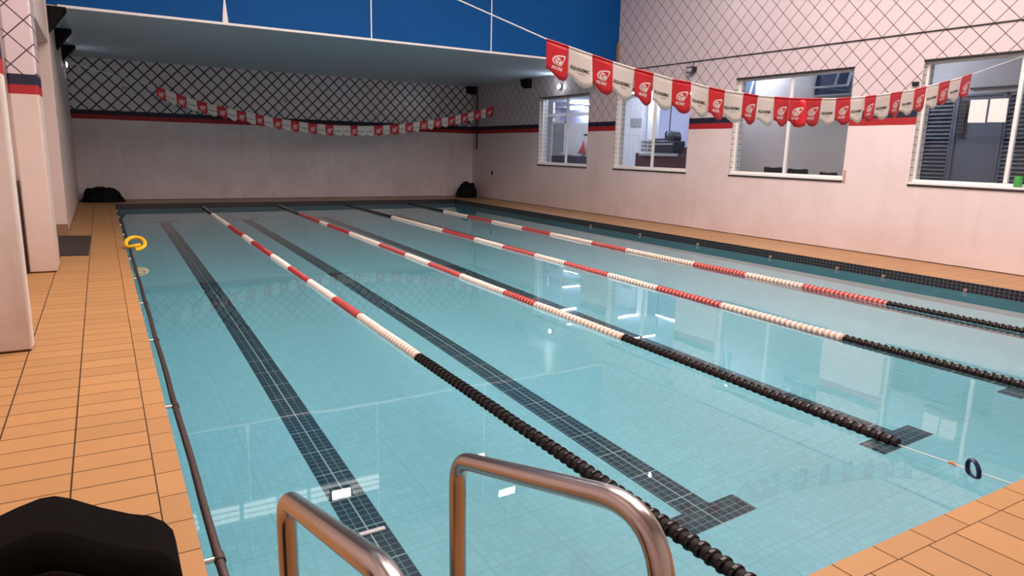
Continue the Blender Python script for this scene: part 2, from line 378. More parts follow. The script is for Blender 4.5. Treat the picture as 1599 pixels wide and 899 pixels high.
struct(MB().box(XB, -0.59, 14.2, YB, 0, ZSO).build('wall_left_recessed', MAT['paint'], bevel=0.02))
# mezzanine: soffit and the blue fascia with its white edge and seams
struct(MB().box(XB, XW, YFA + .02, YB, ZSO, ZSO + .12).build('ceiling_mezzanine', MAT['soffit']))
struct(MB().box(XB, XW, YFA, YFA + .1, ZSO + .03, ZC).build('wall_fascia', MAT['blue']))
struct(MB().box(-0.42, XW, YFA - .02, YFA + .04, ZSO - .012, ZSO + .03).build('trim_1', MAT['white']))
for i, sx in enumerate((2.187, 4.99, 7.79)):
    t = MB().box(sx - .012, sx + .012, YFA - .012, YFA, ZSO + .03, ZC)
    if i == 0: t.prism([(sx - .05, ZSO + .03), (sx + .05, ZSO + .03), (sx + .035, ZSO + .2), (sx + .012, ZSO + .45), (sx - .012, ZSO + .42), (sx - .04, ZSO + .18)], 'y', YFA - .02, YFA)
    struct(t.build('trim_%d' % (i + 2), MAT['white']))
struct(MB().box(XW - .07, XW, YFA - .05, YFA - .005, 3.9, 4.35).build('trim_5', MAT['brown']))

# left pillars and the lintel of the recess
struct(MB().box(XB, XP, 6.25, 6.47, 0, ZC).build('pillar_left', MAT['pillar_a'], bevel=0.025))
struct(MB().box(-0.86, XP, 10.05, 10.70, 0, ZC).build('pillar_left_2', MAT['pillar'], bevel=0.025))
struct(MB().box(XB, -0.86, 10.12, 10.70, 0, ZC).build('wall_left_return', MAT['plain']))
struct(MB().box(XB, -0.57, 13.95, 14.2, 0, ZC).build('pillar_left_3', MAT['paint'], bevel=0.02))
struct(MB().box(XB, -0.585, 10.7, 13.95, 3.15, ZC).build('wall_left_lintel', MAT['paint'], bevel=0.015))
struct(MB().box(-0.80, -0.565, 13.93, 13.95, 0.0, 0.2).build('baseboard_left', MAT['brown'], bevel=0.004))
tag(MB().box(-0.995, -0.862, 10.02, 10.07, 0, 1.12).build('wooden_board', MAT['darkdoor'], bevel=0.006),
    'narrow dark wooden board standing in the gap beside the left pillar', 'board')

# windows in the right wall
for i, (y0, y1, ym) in enumerate(WIN):
    k = i + 1
    wn = struct(empty('window_%d' % k, (XW, (y0 + y1) / 2, ZS)))
    f = MB(); fx0, fx1, t = XW + .09, XW + .14, 0.045
    f.box(fx0, fx1, y0 + .006, y1 - .006, ZS + .035, ZS + .035 + t); f.box(fx0, fx1, y0 + .006, y1 - .006, ZT - .012 - t, ZT - .012)
    f.box(fx0, fx1, y0 + .006, y0 + .006 + t, ZS + .035 + t, ZT - .012 - t); f.box(fx0, fx1, y1 - .006 - t, y1 - .006, ZS + .035 + t, ZT - .012 - t)
    f.build('window_frame', MAT['white'], wn, bevel=0.004)
    MB().box(fx0 - .006, fx1, ym - .028, ym + .028, ZS + .08, ZT - .057).build('mullion', MAT['white'], wn, bevel=0.004)
    for a, c in ((y0 + .05, ym - .028), (ym + .028, y1 - .05)):
        MB().box(XW + .112, XW + .117, a, c, ZS + .08, ZT - .057).build('pane', MAT['pane'], wn)
    MB().box(XW - .02, XW + .02, y0 - .01, y1 + .01, ZS - .028, ZS).build('sill_stone', MAT['stone'], wn, bevel=0.004)
    MB().box(XW - .005, XW + TW, y0, y1, ZS, ZS + .035).build('window_sill', MAT['white'], wn, bevel=0.004)
    rv = MB(); rv.box(XW - .004, XW + TW + .002, y1 - .006, y1, ZS + .035, ZT - .012); rv.box(XW - .004, XW + TW + .002, y0, y0 + .006, ZS + .035, ZT - .012)
    rv.build('reveal_tiles', MAT['reveal'], wn)
    MB().box(XW - .012, XW + TW, y0, y1, ZT - .012, ZT + .012).build('lintel_edge', MAT['stone'], wn)

# ------------------------------------------------------------------ rooms behind the windows
XO = XW + TW
struct(MB().box(XO, 19.2, 2.0, 28.0, -0.12, -0.02).build('floor_office', MAT['greywall']))
struct(MB().box(XO, 19.2, 2.0, 28.0, 3.6, 3.7).build('ceiling_office', mat('office_ceiling', (0.42, 0.46, 0.60), 0.7)))
struct(MB().box(19.0, 19.2, 2.0, 28.0, -0.02, 3.6).build('wall_office_far', MAT['lavender']))
struct(MB().box(XO, 19.0, 27.8, 28.0, -0.02, 3.6).build('wall_office_end', MAT['plain']))
struct(MB().box(XO, 19.0, 2.0, 2.2, -0.02, 3.6).build('wall_office_start', MAT['greywall']))
g = MB(); g.box(14.0, 14.15, 2.2, 5.85, -0.02, 3.6); g.box(14.0, 14.15, 7.80, 8.42, -0.02, 3.6); g.box(14.0, 14.15, 5.85, 7.80, 2.86, 3.6)
g.box(12.9, 14.0, 8.30, 8.42, -0.02, 3.6); g.box(12.9, 13.0, 8.42, 11.52, -0.02, 3.6)
struct(g.build('wall_office_inner', MAT['greywall']))
struct(MB().box(XO, 13.0, 11.52, 11.62, -0.02, 3.6).build('wall_office_partition', MAT['plain']))
# grey door with louvered side panels, seen through the nearest window
dr = struct(empty('door_1', (14.0, 6.84, 0)))
MB().box(14.02, 14.07, 6.47, 7.22, 0, 2.82).build('door_leaf', MAT['greydoor'], dr, bevel=0.004)
fr = MB(); fr.box(13.98, 14.1, 7.22, 7.27, 0, 2.86); fr.box(13.98, 14.1, 6.42, 6.47, 0, 2.86); fr.box(13.98, 14.1, 6.42, 7.27, 2.82, 2.86)
fr.build('door_frame', MAT['greydoor'], dr, bevel=0.004)
for (a, c, side) in ((7.28, 7.80, 'left'), (5.85, 6.41, 'right')):
    lv = thing('louver_panel', 'grey louvered panel on the %s of the grey door behind the nearest window' % side, 'louver', (14.0, (a + c) / 2, 0), 'louvered panels beside the grey door')
    e = MB(); e.box(13.99, 14.1, a, a + .035, 0, 2.84); e.box(13.99, 14.1, c - .035, c, 0, 2.84); e.box(13.99, 14.1, a, c, 2.80, 2.84); e.box(13.99, 14.1, a, c, 0, .05)
    e.build('panel_frame', MAT['greydoor'], lv)
    s_ = MB(); z = 0.10
    while z < 2.75:
        s_.prism([(13.985, z), (14.0, z - .008), (14.09, z + .055), (14.085, z + .065)], 'y', a + .036, c - .036); z += 0.075
    s_.build('slats', MAT['louver'], lv); MB().box(14.095, 14.1, a + .036, c - .036, .05, 2.8).build('backing', MAT['blackmatte'], lv)
for (ya, yb, s) in ((5.803, 5.56, 'left'), (5.525, 5.283, 'right')):
    o = MB().prism([(ya, 2.548), (yb, 2.546), (yb - .004, 2.205), (ya + .002, 2.212)], 'x', XW + .1085, XW + .1115).build('paper_notice', MAT['paper'])
    tag(o, 'blank white paper taped to the nearest window, %s of the two sheets' % s, 'paper', 'sheets taped to the window')
po = MB()
po.box(13.97, 13.978, 7.065, 7.205, 2.10, 2.74)
po_o = po.build('wall_calendar', MAT['black'])
tag(po_o, 'dark wall calendar with a light grid hung on the grey door', 'calendar')
gl = MB()
for k in range(1, 9): gl.box(13.966, 13.9705, 7.068, 7.202, 2.10 + k * .071, 2.106 + k * .071)
for k in range(1, 4): gl.box(13.966, 13.9705, 7.065 + k * .035 - .002, 7.065 + k * .035 + .002, 2.105, 2.735)
gl.build('grid_lines', MAT['sign'], po_o)
MB().box(13.95, 13.975, 6.25, 7.05, 2.93, 2.965).build('curtain_rail', MAT['stone'])
tag(bpy.data.objects['curtain_rail'], 'dark rail fixed above the grey door behind the nearest window', 'rail')
j = thing('jar', 'green plastic jar with dark lid standing on the nearest window sill', 'jar', (XW + .045, 4.955, ZS + .035))
MB().lathe([(0, .048), (.004, .052), (.15, .052), (.165, .046)], 'z', (XW + .045, 4.955, ZS + .036), 20).build('jar_body', MAT['greenglass'], j)
MB().lathe([(.165, .05), (.20, .05), (.203, .047)], 'z', (XW + .045, 4.955, ZS + .036), 20).build('lid', MAT['lidblack'], j)
# chairs behind the third window
for (y0, y1, zt, lab) in ((9.55, 10.0, 1.425, 'leftmost'), (8.94, 9.41, 1.41, 'middle'), (8.29, 8.67, 1.365, 'rightmost')):
    yc = (y0 + y1) / 2; hw = (y1 - y0) / 2
    ch = thing('office_chair', 'black high-backed chair behind the second nearest window, %s of three' % lab, 'chair', (12.25, yc, 0), 'black chairs behind the window')
    bk = MB(); bk.prism([(yc - hw + .02, .55), (yc + hw - .02, .55), (yc + hw, zt - .03), (yc + hw - .02, zt), (yc, zt - .018), (yc - hw + .02, zt), (yc - hw, zt - .03)], 'x', 12.10, 12.14)
    bk.build('backrest', MAT['black'], ch, bevel=0.008)
    MB().box(12.14, 12.58, yc - hw + .02, yc + hw - .02, .45, .51).build('seat', MAT['black'], ch, bevel=0.015)
    for sx in (12.16, 12.55):
        for sy in (-1, 1): MB().tube([(sx, yc + sy * (hw - .05), .46), (sx + (0.02 if sx > 12.3 else -.02), yc + sy * (hw - .02), -.02)], .014, 8).build('leg', MAT['black'], ch)
# top-hung window high on the grey wall
aw = thing('awning_window', 'blue tinted top-hung window standing ajar on the grey wall', 'window', (12.88, 9.07, 2.85))
a_ = MB(); ya, yb, za, zb = 8.70, 9.52, 2.90, 3.40
a_.box(12.83, 12.898, ya - .04, ya, za - .04, zb + .04); a_.box(12.83, 12.898, yb, yb + .04, za - .04, zb + .04); a_.box(12.83, 12.898, ya, yb, za - .04, za); a_.box(12.83, 12.898, ya, yb, zb, zb + .04)
a_.build('outer_frame', MAT['ledge'], aw)
MB().box(12.875, 12.89, ya, yb, za, zb).build('pane', MAT['bluewin'], aw)
sa = MB()
def slant(y0, y1, z0, z1): sa.prism([(12.85 - (zb - z0) * .32, z0), (12.868 - (zb - z0) * .32, z0), (12.868 - (zb - z1) * .32, z1), (12.85 - (zb - z1) * .32, z1)], 'y', y0, y1)
slant(ya, ya + .05, 3.02, zb); slant(yb - .05, yb, 3.02, zb); slant(ya + .05, yb - .05, 3.02, 3.065); slant(ya + .05, yb - .05, zb - .045, zb); slant(ya + .28, ya + .325, 3.065, zb - .045)
sa.build('sash', MAT['ledge'], aw)
bl = MB(); bl.prism([(11.10, 2.8), (11.33, 2.8), (11.33, 3.42), (11.10, 3.42)], 'x', 12.875, 12.898)
tag(bl.build('blue_panel', MAT['bluewin']), 'narrow blue panel high on the grey wall at the left', 'panel')
tag(MB().prism([(11.24, 2.8), (11.28, 2.8), (11.13, 3.38), (11.10, 3.38)], 'x', 12.85, 12.872).build('white_strut', MAT['white']), 'slanted white strut crossing the narrow blue panel', 'strut')

# room behind the second and first window
tag(MB().box(15.9, 16.1, 18.37, 19.6, -0.02, 3.5).build('brick_wall_panel', MAT['brick']), 'white brick wall section seen through the window with the dark machine', 'wall section')
tag(MB().box(15.86, 15.895, 18.36, 18.91, 2.53, 2.82).build('grey_sign', MAT['sign']), 'square grey sign on the white brick wall section', 'sign')
tag(MB().box(15.5, 15.75, 17.34, 17.62, -0.02, 3.55).build('white_column', MAT['white'], bevel=.01), 'pale column between brick wall and dark machine', 'column')
tag(MB().box(14.5, 14.7, 14.2, 16.95, -0.02, 1.66).build('low_maroon_wall', MAT['maroon']), 'low maroon wall carrying the grey ledge', 'low wall')
tag(MB().box(14.42, 14.499, 15.03, 16.72, 1.58, 1.66).build('grey_ledge', MAT['ledge'], bevel=.006), 'long pale grey ledge fixed to the low maroon wall', 'ledge')
mc = thing('exercise_machine', 'dark bulky machine with round top behind the low maroon wall', 'machine', (15.2, 16.3, 0))
MB().box(15.0, 15.5, 15.83, 16.70, 0, 2.05).build('machine_body', MAT['machine'], mc, bevel=.03)
MB().lathe([(0, .14), (.02, .19), (.28, .19), (.3, .14)], 'x', (15.02, 16.0, 2.15), 24).build('drum', MAT['machine'], mc)
MB().box(14.98, 15.02, 15.85, 16.72, 1.92, 1.97).build('trim_bar', MAT['ledge'], mc)
MB().box(15.05, 15.3, 16.3, 16.72, 2.04, 2.12).build('console', MAT['machine'], mc, bevel=.02)
MB().tube([(15.15, 16.33, 2.1), (15.15, 16.35, 2.25), (15.15, 16.30, 2.34)], .03, 8).build('lever', MAT['machine'], mc)
MB().tube([(15.15, 16.2, 2.2), (15.15, 16.18, 3.59)], .016, 8).build('cable', MAT['machine'], mc)
sh = MB(); sh.lathe([(0, .02), (1.6, .02)], 'z', (15.27, 15.2, -0.02), 8)
for k in range(9): sh.lathe([(0, .10), (.16, .13), (.3, .07), (.34, .01)], 'z', (15.25 + .05 * (k % 3), 14.80 + k * .1, 1.55 + .12 * noise.noise((k * 1.7, 0, 0))), 8)
tag(sh.build('potted_shrub', MAT['maroon']), 'dark reddish shrub rising behind the low maroon wall', 'plant')
rk = thing('storage_rack', 'white wire rack of small boxes between brick wall and dark machine', 'rack', (15.0, 17.0, 0))
rr_ = MB()
for z in (1.70, 1.82, 1.94, 2.06): rr_.box(14.9, 15.2, 16.86, 17.28, z, z + .012)
for yy in (16.86, 17.27): rr_.box(14.9, 14.915, yy, yy + .012, 0, 2.1)
rr_.build('rack_frame', MAT['white'], rk)
bx = MB()
for z in (1.712, 1.832, 1.952):
    for yy in (16.9, 17.03, 17.15): bx.box(14.95, 15.1, yy, yy + .09, z, z + .085)
bx.build('boxes', MAT['ledge'], rk)
# first window: grey cabinet door, bright wall, counter, red towel
dr2 = struct(empty('door_2', (15.5, 22.7, 0)))
MB().box(15.46, 15.54, 22.28, 23.10, 0, 2.72).build('door_leaf', MAT['sign'], dr2, bevel=.005)
fr = MB(); fr.box(15.44, 15.56, 23.10, 23.18, 0, 2.80); fr.box(15.44, 15.56, 22.22, 22.28, 0, 2.80); fr.box(15.44, 15.56, 22.22, 23.18, 2.72, 2.80); fr.build('door_frame', MAT['white'], dr2)
struct(MB().box(15.5, 15.6, 20.2, 22.2, -0.02, 2.70).build('wall_office_white', MAT['white']))
struct(MB().box(15.5, 15.6, 23.2, 27.8, -0.02, 3.55).build('wall_office_grey', MAT['greywall']))
struct(MB().box(15.35, 15.62, 20.2, 27.8, 2.98, 3.08).build('trim_6', MAT['white']))
ct = thing('counter', 'dark counter with jumbled pale papers in front of the bright wall', 'counter', (15.0, 21.5, 0))
MB().box(14.8, 15.4, 20.6, 22.15, 0, 1.50).build('cabinet', MAT['machine'], ct, bevel=.01)
pp = MB()
for k in range(7): pp.box(14.85 + .05 * (k % 2), 15.15, 20.75 + k * .18, 20.88 + k * .18, 1.502 + .02 * (k % 3), 1.55 + .03 * (k % 3))
pp.build('papers', MAT['ledge'], ct)
tw = MB(); tw.prism([(20.95, 1.95), (20.98, 2.02), (20.90, 2.05), (20.86, 1.62), (21.25, 1.60)], 'x', 15.36, 15.40)
tag(tw.build('red_towel', MAT['redcloth'], bevel=.01), 'red towel hung on the bright wall above the dark counter', 'towel')
tag(MB().box(15.44, 15.49, 20.86, 21.02, 2.25, 2.30).build('wall_switch', MAT['black']), 'small dark switch on the bright wall behind the farthest window', 'switch')
# tube lamps on the office ceiling
tubes = [((15.87, 22.62), (16.87, 22.62)), ((13.17, 19.22), (14.14, 19.22)), ((12.0, 17.52), (12.9, 17.52)), ((17.0, 20.62), (17.9, 20.62)), ((14.64, 17.52), (15.67, 17.52)),
         ((16.08, 16.3), (16.08, 17.26)), ((11.95, 12.49), (12.3, 12.48)), ((18.3, 24.9), (18.3, 26.0)), ((12.9, 21.3), (13.9, 21.3)), ((13.3, 15.2), (14.2, 15.2)),
         ((11.9, 10.9), (12.75, 10.9)), ((12.55, 7.95), (13.4, 7.95)), ((12.6, 2.9), (13.5, 2.9)), ((17.0, 13.6), (17.0, 14.6))]  # tubes over the partition rooms are added to brighten those rooms
nth = ['farthest', 'tenth', 'ninth']
for k, (a, c) in enumerate(tubes):
    A = Vector((a[0], a[1], 3.52)); B = Vector((c[0], c[1], 3.52)); Mx = (A + B) / 2
    where = 'the partition rooms, added to brighten them' if a[1] < 11.5 else 'the room with the dark machine'
    lf = thing('tube_light', 'white fluorescent tube light on the ceiling of %s' % where, 'lamp', (Mx.x, Mx.y, 3.6), 'fluorescent tube lights behind the windows, ' + where)
    dd = (B - A).normalized(); q = Vector((-dd.y, dd.x, 0)) * .035
    hb = MB(); P = [A - q, B - q, B + q, A + q]; hb.prism([(p.x, p.y) for p in P], 'z', 3.56, 3.598); hb.build('lamp_housing', MAT['white'], lf)
    MB().tube([A + dd * .03, B - dd * .03], .018, 10).build('lamp_tube', MAT['lamp_cold'], lf)

# ------------------------------------------------------------------ lane ropes
PITCH = 0.066
def unit(seg):
    R, q = 0.049, 0.038
    prof = [(-.033, .018), (-.031, q), (-.002, q), (0, .038), (.0015, R - .008), (.007, R - .0015), (.016, R), (.025, R - .0015), (.0305, R - .008), (.0315, .034), (.033, .018)]
    mis = [1, 1, 1, 0, 0, 0, 0, 0, 0, 0]
    if seg < 9: prof = [(-.033, q), (0, q), (.003, R), (.028, R), (.033, q)]; mis = [1, 0, 0, 0]
    return prof, mis
COLS = {'B': ('disc_black', 'spacer_black'), 'W': ('disc_white', 'spacer_white'), 'R': ('disc_red', 'spacer_red')}
UM = {}
for k, (a, c) in COLS.items():
    pf, mi = unit(16); UM[k] = MB().lathe(pf, 'y', seg=24, mis=mi).mesh('float_disc', [MAT[a], MAT[c]])
def lerp(tab, y):
    if y <= tab[0][0]: return tab[0][1]
    for (a, b_), (c, d_) in zip(tab[:-1], tab[1:]):
        if y <= c: return b_ + (d_ - b_) * (y - a) / (c - a)
    return tab[-1][1]
ROPES = [
 ('lane rope nearest the left edge of the pool', 1.60, [(1.5, 2.185), (5.2, 2.195), (10, 2.24), (20.8, 2.34)], [5.186, 6.75, 7.70, 8.90, 10.0, 11.27, 13.0, 14.0, 15.8, 18.75]),
 ('lane rope second from the left, ending short of the deck', 2.245, [(1.5, 4.20), (2.2, 4.156), (4.9, 4.20), (8.4, 4.23), (12, 4.29), (20.8, 4.38)], [4.915, 6.49, 7.26, 8.45, 9.61, 10.57, 11.9, 13.76, 15.4, 16.06, 18.2]),
 ('lane rope third from the left', 1.62, [(1.5, 6.20), (4, 6.21), (8, 6.25), (12, 6.33), (20.8, 6.38)], [3.96, 5.57, 6.64, 7.71, 8.83, 9.78, 10.9, 12.05, 13.6, 16.8]),
 ('lane rope nearest the windowed wall', 1.62, [(1.5, 8.27), (4.8, 8.25), (9, 8.23), (13, 8.28), (20.8, 8.44)], [4.777, 5.96, 6.95, 8.01, 9.71, 10.75, 12.3, 13.48, 15.0, 16.36, 17.96]),
]
for ri, (lab, ys0, xt, br) in enumerate(ROPES):
    rp = thing('lane_rope', 'black, white and red ' + lab, 'lane rope', (lerp(xt, YN), YN, ZW), 'lane ropes across the pool')
    zc = ZW + 0.004
    MB().tube([(lerp(xt, YN + (YF - YN) * k / 30), YN + .002 + (YF - YN - .004) * k / 30, zc + (0.0 if 0 < k else .01)) for k in range(31)], .0035, 6).build('cable', MAT['cord'], rp)
    rest = MB(); mats = []; order = ['B', 'W', 'R']
    for k in order: mats += [MAT[COLS[k][0]], MAT[COLS[k][1]]]
    y = ys0; n = 0
    seq = 'WRWRWRWRWRWR' if ri < 3 else 'RWRWRWRWRWR'
    while y < YF - .06:
        if y < br[0] or y > br[-1]: c = 'B'
        else:
            q = max(i for i in range(len(br)) if y >= br[i]); c = seq[q]
        z = zc + .004 * noise.noise((y * 3, ri, 0)); x = lerp(xt, y) + .004 * noise.noise((y * 1.5, ri, 5))
        if n < 100:
            o = bpy.data.objects.new('float_disc', UM[c]); COL.objects.link(o); o.parent = rp; o.matrix_parent_inverse = rp.matrix_world.inverted()
            o.location = (x, y, z); o.rotation_euler = (.05 * noise.noise((y * 9, ri, 1)), 0, .06 * noise.noise((y * 9, ri, 2)))
        else:
            pf, mi = unit(8 if y > 12 else 10); base = 2 * order.index(c)
            rest.lathe(pf, 'y', (x, y, z), 8 if y > 12 else 10, [base + i for i in mi])
        n += 1; y += PITCH
    ro = rest.build('float_discs', mats, rp); ro['kind'] = 'stuff'
    if ri == 1:
        MB().tube([(4.176, 1.925, zc), (4.174, 1.90, zc + .006), (4.171, 1.872, zc)], [.005, .010, .004], 8).build('cable_clip', MAT['orange'], rp)
# ring threaded on the bare cable of the second rope
rg = MB(); cx, cy, cz = 4.152, 1.775, ZW + .024; vs = []; ns, nt_ = 28, 10
ax1 = Vector((0.25, 0.45, 0.85)).normalized(); ax2 = ax1.cross(Vector((0.88, -0.25, 0.0))).normalized(); ax3 = ax1.cross(ax2)
for i in range(ns):
    a = 2 * PI * i / ns; rad = ax1 * (math.cos(a) * .058) + ax2 * (math.sin(a) * .036); nr = rad.normalized()
    for k in range(nt_):
        t = 2 * PI * k / nt_; vs.append(Vector((cx, cy, cz)) + rad + nr * (math.cos(t) * .011) + ax3 * (math.sin(t) * .016))
rg.add(vs, [(i * nt_ + k, ((i + 1) % ns) * nt_ + k, ((i + 1) % ns) * nt_ + (k + 1) % nt_, i * nt_ + (k + 1) % nt_) for i in range(ns) for k in range(nt_)], 0, True)
tag(rg.build('plastic_ring', MAT['bluering']), 'small dark blue plastic ring floating on the bare rope cable near the deck', 'ring')
mk = MB().box(-.078, .078, -.017, .017, 0, .018)
mo = mk.build('dive_stick', MAT['markerwhite'], bevel=.003); mo.location = (1.232, 3.63, -1.179); mo.rotation_euler = (-.054, 0, -.02)
tag(mo, 'short white bar lying across the dark lane line on the pool floor', 'dive stick')

# ------------------------------------------------------------------ backstroke flags
def textmesh(body, shear=0.0):
    cu_ = bpy.data.curves.new('lettering', 'FONT'); cu_.body = body; cu_.size = 1.0; cu_.shear = shear; cu_.resolution_u = 2; cu_.offset = 0.03
    o = bpy.data.objects.new('lettering', cu_); COL.objects.link(o)
    bpy.context.view_layer.update(); me = o.evaluated_get(bpy.context.evaluated_depsgraph_get()).to_mesh()
    vs = [(v.co.x, v.co.y) for v in me.vertices]; fs = [tuple(p.vertices) for p in me.polygons]
    bpy.data.objects.remove(o); bpy.data.curves.remove(cu_)
    x0 = min(v[0] for v in vs); x1 = max(v[0] for v in vs); y0 = min(v[1] for v in vs); y1 = max(v[1] for v in vs)
    return [((x - x0) / (x1 - x0), (y - y0) / (y1 - y0)) for x, y in vs], fs
T_F = textmesh('FIORE', 0.28); T_A = textmesh('AQUADEMIC', 0.0)
def smoothpoly(pts, n=4):     # Catmull-Rom closed
    out = []; N = len(pts)
    for i in range(N):
        p0, p1, p2, p3 = (Vector((*pts[(i + k) % N], 0)) for k in (-1, 0, 1, 2))
        for k in range(n):
            t = k / n; q = 0.5 * ((2 * p1) + (p2 - p0) * t + (2 * p0 - 5 * p1 + 4 * p2 - p3) * t * t + (3 * p1 - p0 - 3 * p2 + p3) * t ** 3); out.append((q.x, q.y))
    return out
LEAF = [(0.87, 0.305)] + smoothpoly([(0.87, .305), (0.62, .315), (0.38, .375), (0.26, .48), (0.30, .575), (0.48, .615), (0.65, .605), (0.76, .49)], 5)[1:]
cxl, cyl = 0.545, 0.49
LEAF_IN = [(cxl + (u - cxl) * .79, cyl + (v - cyl) * .76) for u, v in LEAF]
def disc(cx, cy, ru, rv, n=18): return [(cx + ru * math.cos(2 * PI * k / n), cy + rv * math.sin(2 * PI * k / n)) for k in range(n)]
BALL = disc(.525, .49, .165, .096)
def bar(a, c, w):
    d_ = Vector((c[0] - a[0], (c[1] - a[1]), 0)).normalized(); q = Vector((-d_.y, d_.x, 0)) * w
    return [(a[0] - q.x, a[1] - q.y), (c[0] - q.x, c[1] - q.y), (c[0] + q.x, c[1] + q.y), (a[0] + q.x, a[1] + q.y)]
YBARS = [bar((.525, .495), (.39, .43), .014), bar((.525, .495), (.655, .425), .014), bar((.525, .495), (.505, .59), .014)]
def botv(u):           # bottom profile in units of flag height
    pts = [(0, .80), (.10, .80), (.22, .83), (.36, .91), (.50, .975), (.62, 1.0), (.76, .995), (.88, .955), (.95, .90), (1, .86)]
    return lerp(pts, u)
FH = 0.30
def bunting(pts, colors, y, left_end, right_end, label, seed, fold=None):
    bt = thing('flag_bunting', label, 'bunting', (pts[0][0], y, pts[0][1]), 'backstroke flag lines')
    path = [(left_end[0], y, left_end[1])] + [(p[0], y, p[1]) for p in pts] + [(right_end[0], y, right_end[1])]
    MB().tube(path, .0055, 6).build('cord', MAT['cord'], bt)
    rnd = random.Random(seed)
    for i, c in enumerate(colors):
        P0, P1 = Vector((pts[i][0], 0, pts[i][1])), Vector((pts[i + 1][0], 0, pts[i + 1][1]))
        gap = .002; a1, a2 = rnd.uniform(-.012, .012), rnd.uniform(-.02, .02); ph = rnd.uniform(0, 6); lean = rnd.uniform(-.012, .012)
        sh_ = -0.10 * (P1.z - P0.z)
        def fp(u, v, off=0.0):
            x = P0.x + gap + (P1.x - P0.x - 2 * gap) * u; z = P0.z + (P1.z - P0.z) * u - FH * v
            yy = y + v * (a1 + a2 * (u - .5) + .008 * math.sin(u * 5 + ph))
            xx = x + (lean + sh_) * v
            if fold == i and u > .62:
                t = (u - .62) / .38; yy -= .11 * t * v ** .6; xx -= .05 * t * v; z -= .03 * t * v
            return (xx, yy - off, z)
        m = MB(); nu, nv = 14, 6
        vs = [fp(k / nu, j_ / nv * botv(k / nu)) for j_ in range(nv + 1) for k in range(nu + 1)]
        m.add(vs, [(j_ * (nu + 1) + k, j_ * (nu + 1) + k + 1, (j_ + 1) * (nu + 1) + k + 1, (j_ + 1) * (nu + 1) + k) for j_ in range(nv) for k in range(nu)], 0, True)
        f = m.build('flag', MAT['flag_red' if c == 'R' else 'flag_white'], bt, fix=False)
        so = f.modifiers.new('thickness', 'SOLIDIFY'); so.thickness = .0016; so.offset = 0
        hm = MB().tube([fp(0, .0), fp(.5, .0), fp(1, .0)], .0075, 6); hm.build('hem', MAT['flag_red' if c == 'R' else 'flag_white'], f)
        p = MB(); O = .003
        if c == 'R':
            def poly(pl, off, mi): p.add([fp(u, v, off) for u, v in pl], [tuple(range(len(pl)))[::-1]], mi)
            poly(LEAF, O, 0); poly(LEAF_IN, O + .0012, 1); poly(BALL, O + .0024, 0)
            for q in YBARS: poly(q, O + .0036, 1)
            vs2, fs2 = T_F; p.add([fp(.22 + .50 * u, .745 - .095 * v, O) for u, v in vs2], fs2, 0)
            p.build('logo_print', [MAT['print_white'], MAT['flag_red']], f, fix=False)
        else:
            vs2, fs2 = T_A; p.add([fp(.07 + .80 * u, .59 - .115 * v * (1.22 if u < .09 else 1.0), O) for u, v in vs2], fs2, 0)
            p.add([fp(u, v, O) for u, v in ((.42, .635), (.72, .635), (.72, .645), (.42, .645))], [(0, 1, 2, 3)], 0)
            p.build('logo_print', MAT['print_black'], f, fix=False)
NEAR = [[3.314, 2.537], [3.546, 2.497], [3.803, 2.451], [4.035, 2.411], [4.292, 2.373], [4.523, 2.347], [4.764, 2.314], [5.009, 2.299], [5.255, 2.271], [5.483, 2.253], [5.755, 2.245], [5.979, 2.236], [6.229, 2.238], [6.477, 2.239], [6.733, 2.249], [7.019, 2.265], [7.281, 2.281], [7.544, 2.306], [7.815, 2.335], [8.032, 2.364], [8.316, 2.403], [8.556, 2.439], [8.815, 2.479], [9.061, 2.532], [9.343, 2.591], [9.587, 2.643], [9.852, 2.702], [10.09, 2.764]]
FAR = [[1.375, 3.012], [1.595, 2.963], [1.846, 2.865], [2.087, 2.798], [2.332, 2.738], [2.58, 2.669], [2.825, 2.624], [3.073, 2.569], [3.318, 2.531], [3.566, 2.483], [3.809, 2.452], [4.038, 2.41], [4.279, 2.378], [4.524, 2.344], [4.772, 2.32], [5.005, 2.288], [5.259, 2.269], [5.518, 2.25], [5.76, 2.234], [5.997, 2.225], [6.266, 2.227], [6.509, 2.231], [6.725, 2.235], [6.983, 2.246], [7.245, 2.26], [7.531, 2.286], [7.758, 2.309], [8.051, 2.345], [8.262, 2.373], [8.519, 2.413], [8.746, 2.452], [9.019, 2.497], [9.228, 2.542], [9.507, 2.588], [9.721, 2.637], [9.983, 2.69], [10.178, 2.745], [10.444, 2.798], [10.655, 2.859], [10.915, 2.913], [11.105, 2.974], [11.37, 3.039]]
cn = 'RWRWRWRWRW' + 'RWR' + 'R' + 'RWRWRWRWRWRWR'
bunting(NEAR, cn, 5.1, (-1.0, 3.62), (XW, 3.12), 'near line of red and white printed flags strung in front of the windows', 3, fold=13)
cfar = 'RWRWRWRWRWRWRWRWRWRW' + 'WRWWRW' + 'RWRWRWRWRWRWRWR'
cfar = (cfar + 'W' * 60)[:len(FAR) - 1]
bunting(FAR, cfar, 20.6, (-0.585, 3.5), (XW, 3.055), 'far line of red and white flags hanging before the back wall', 5)

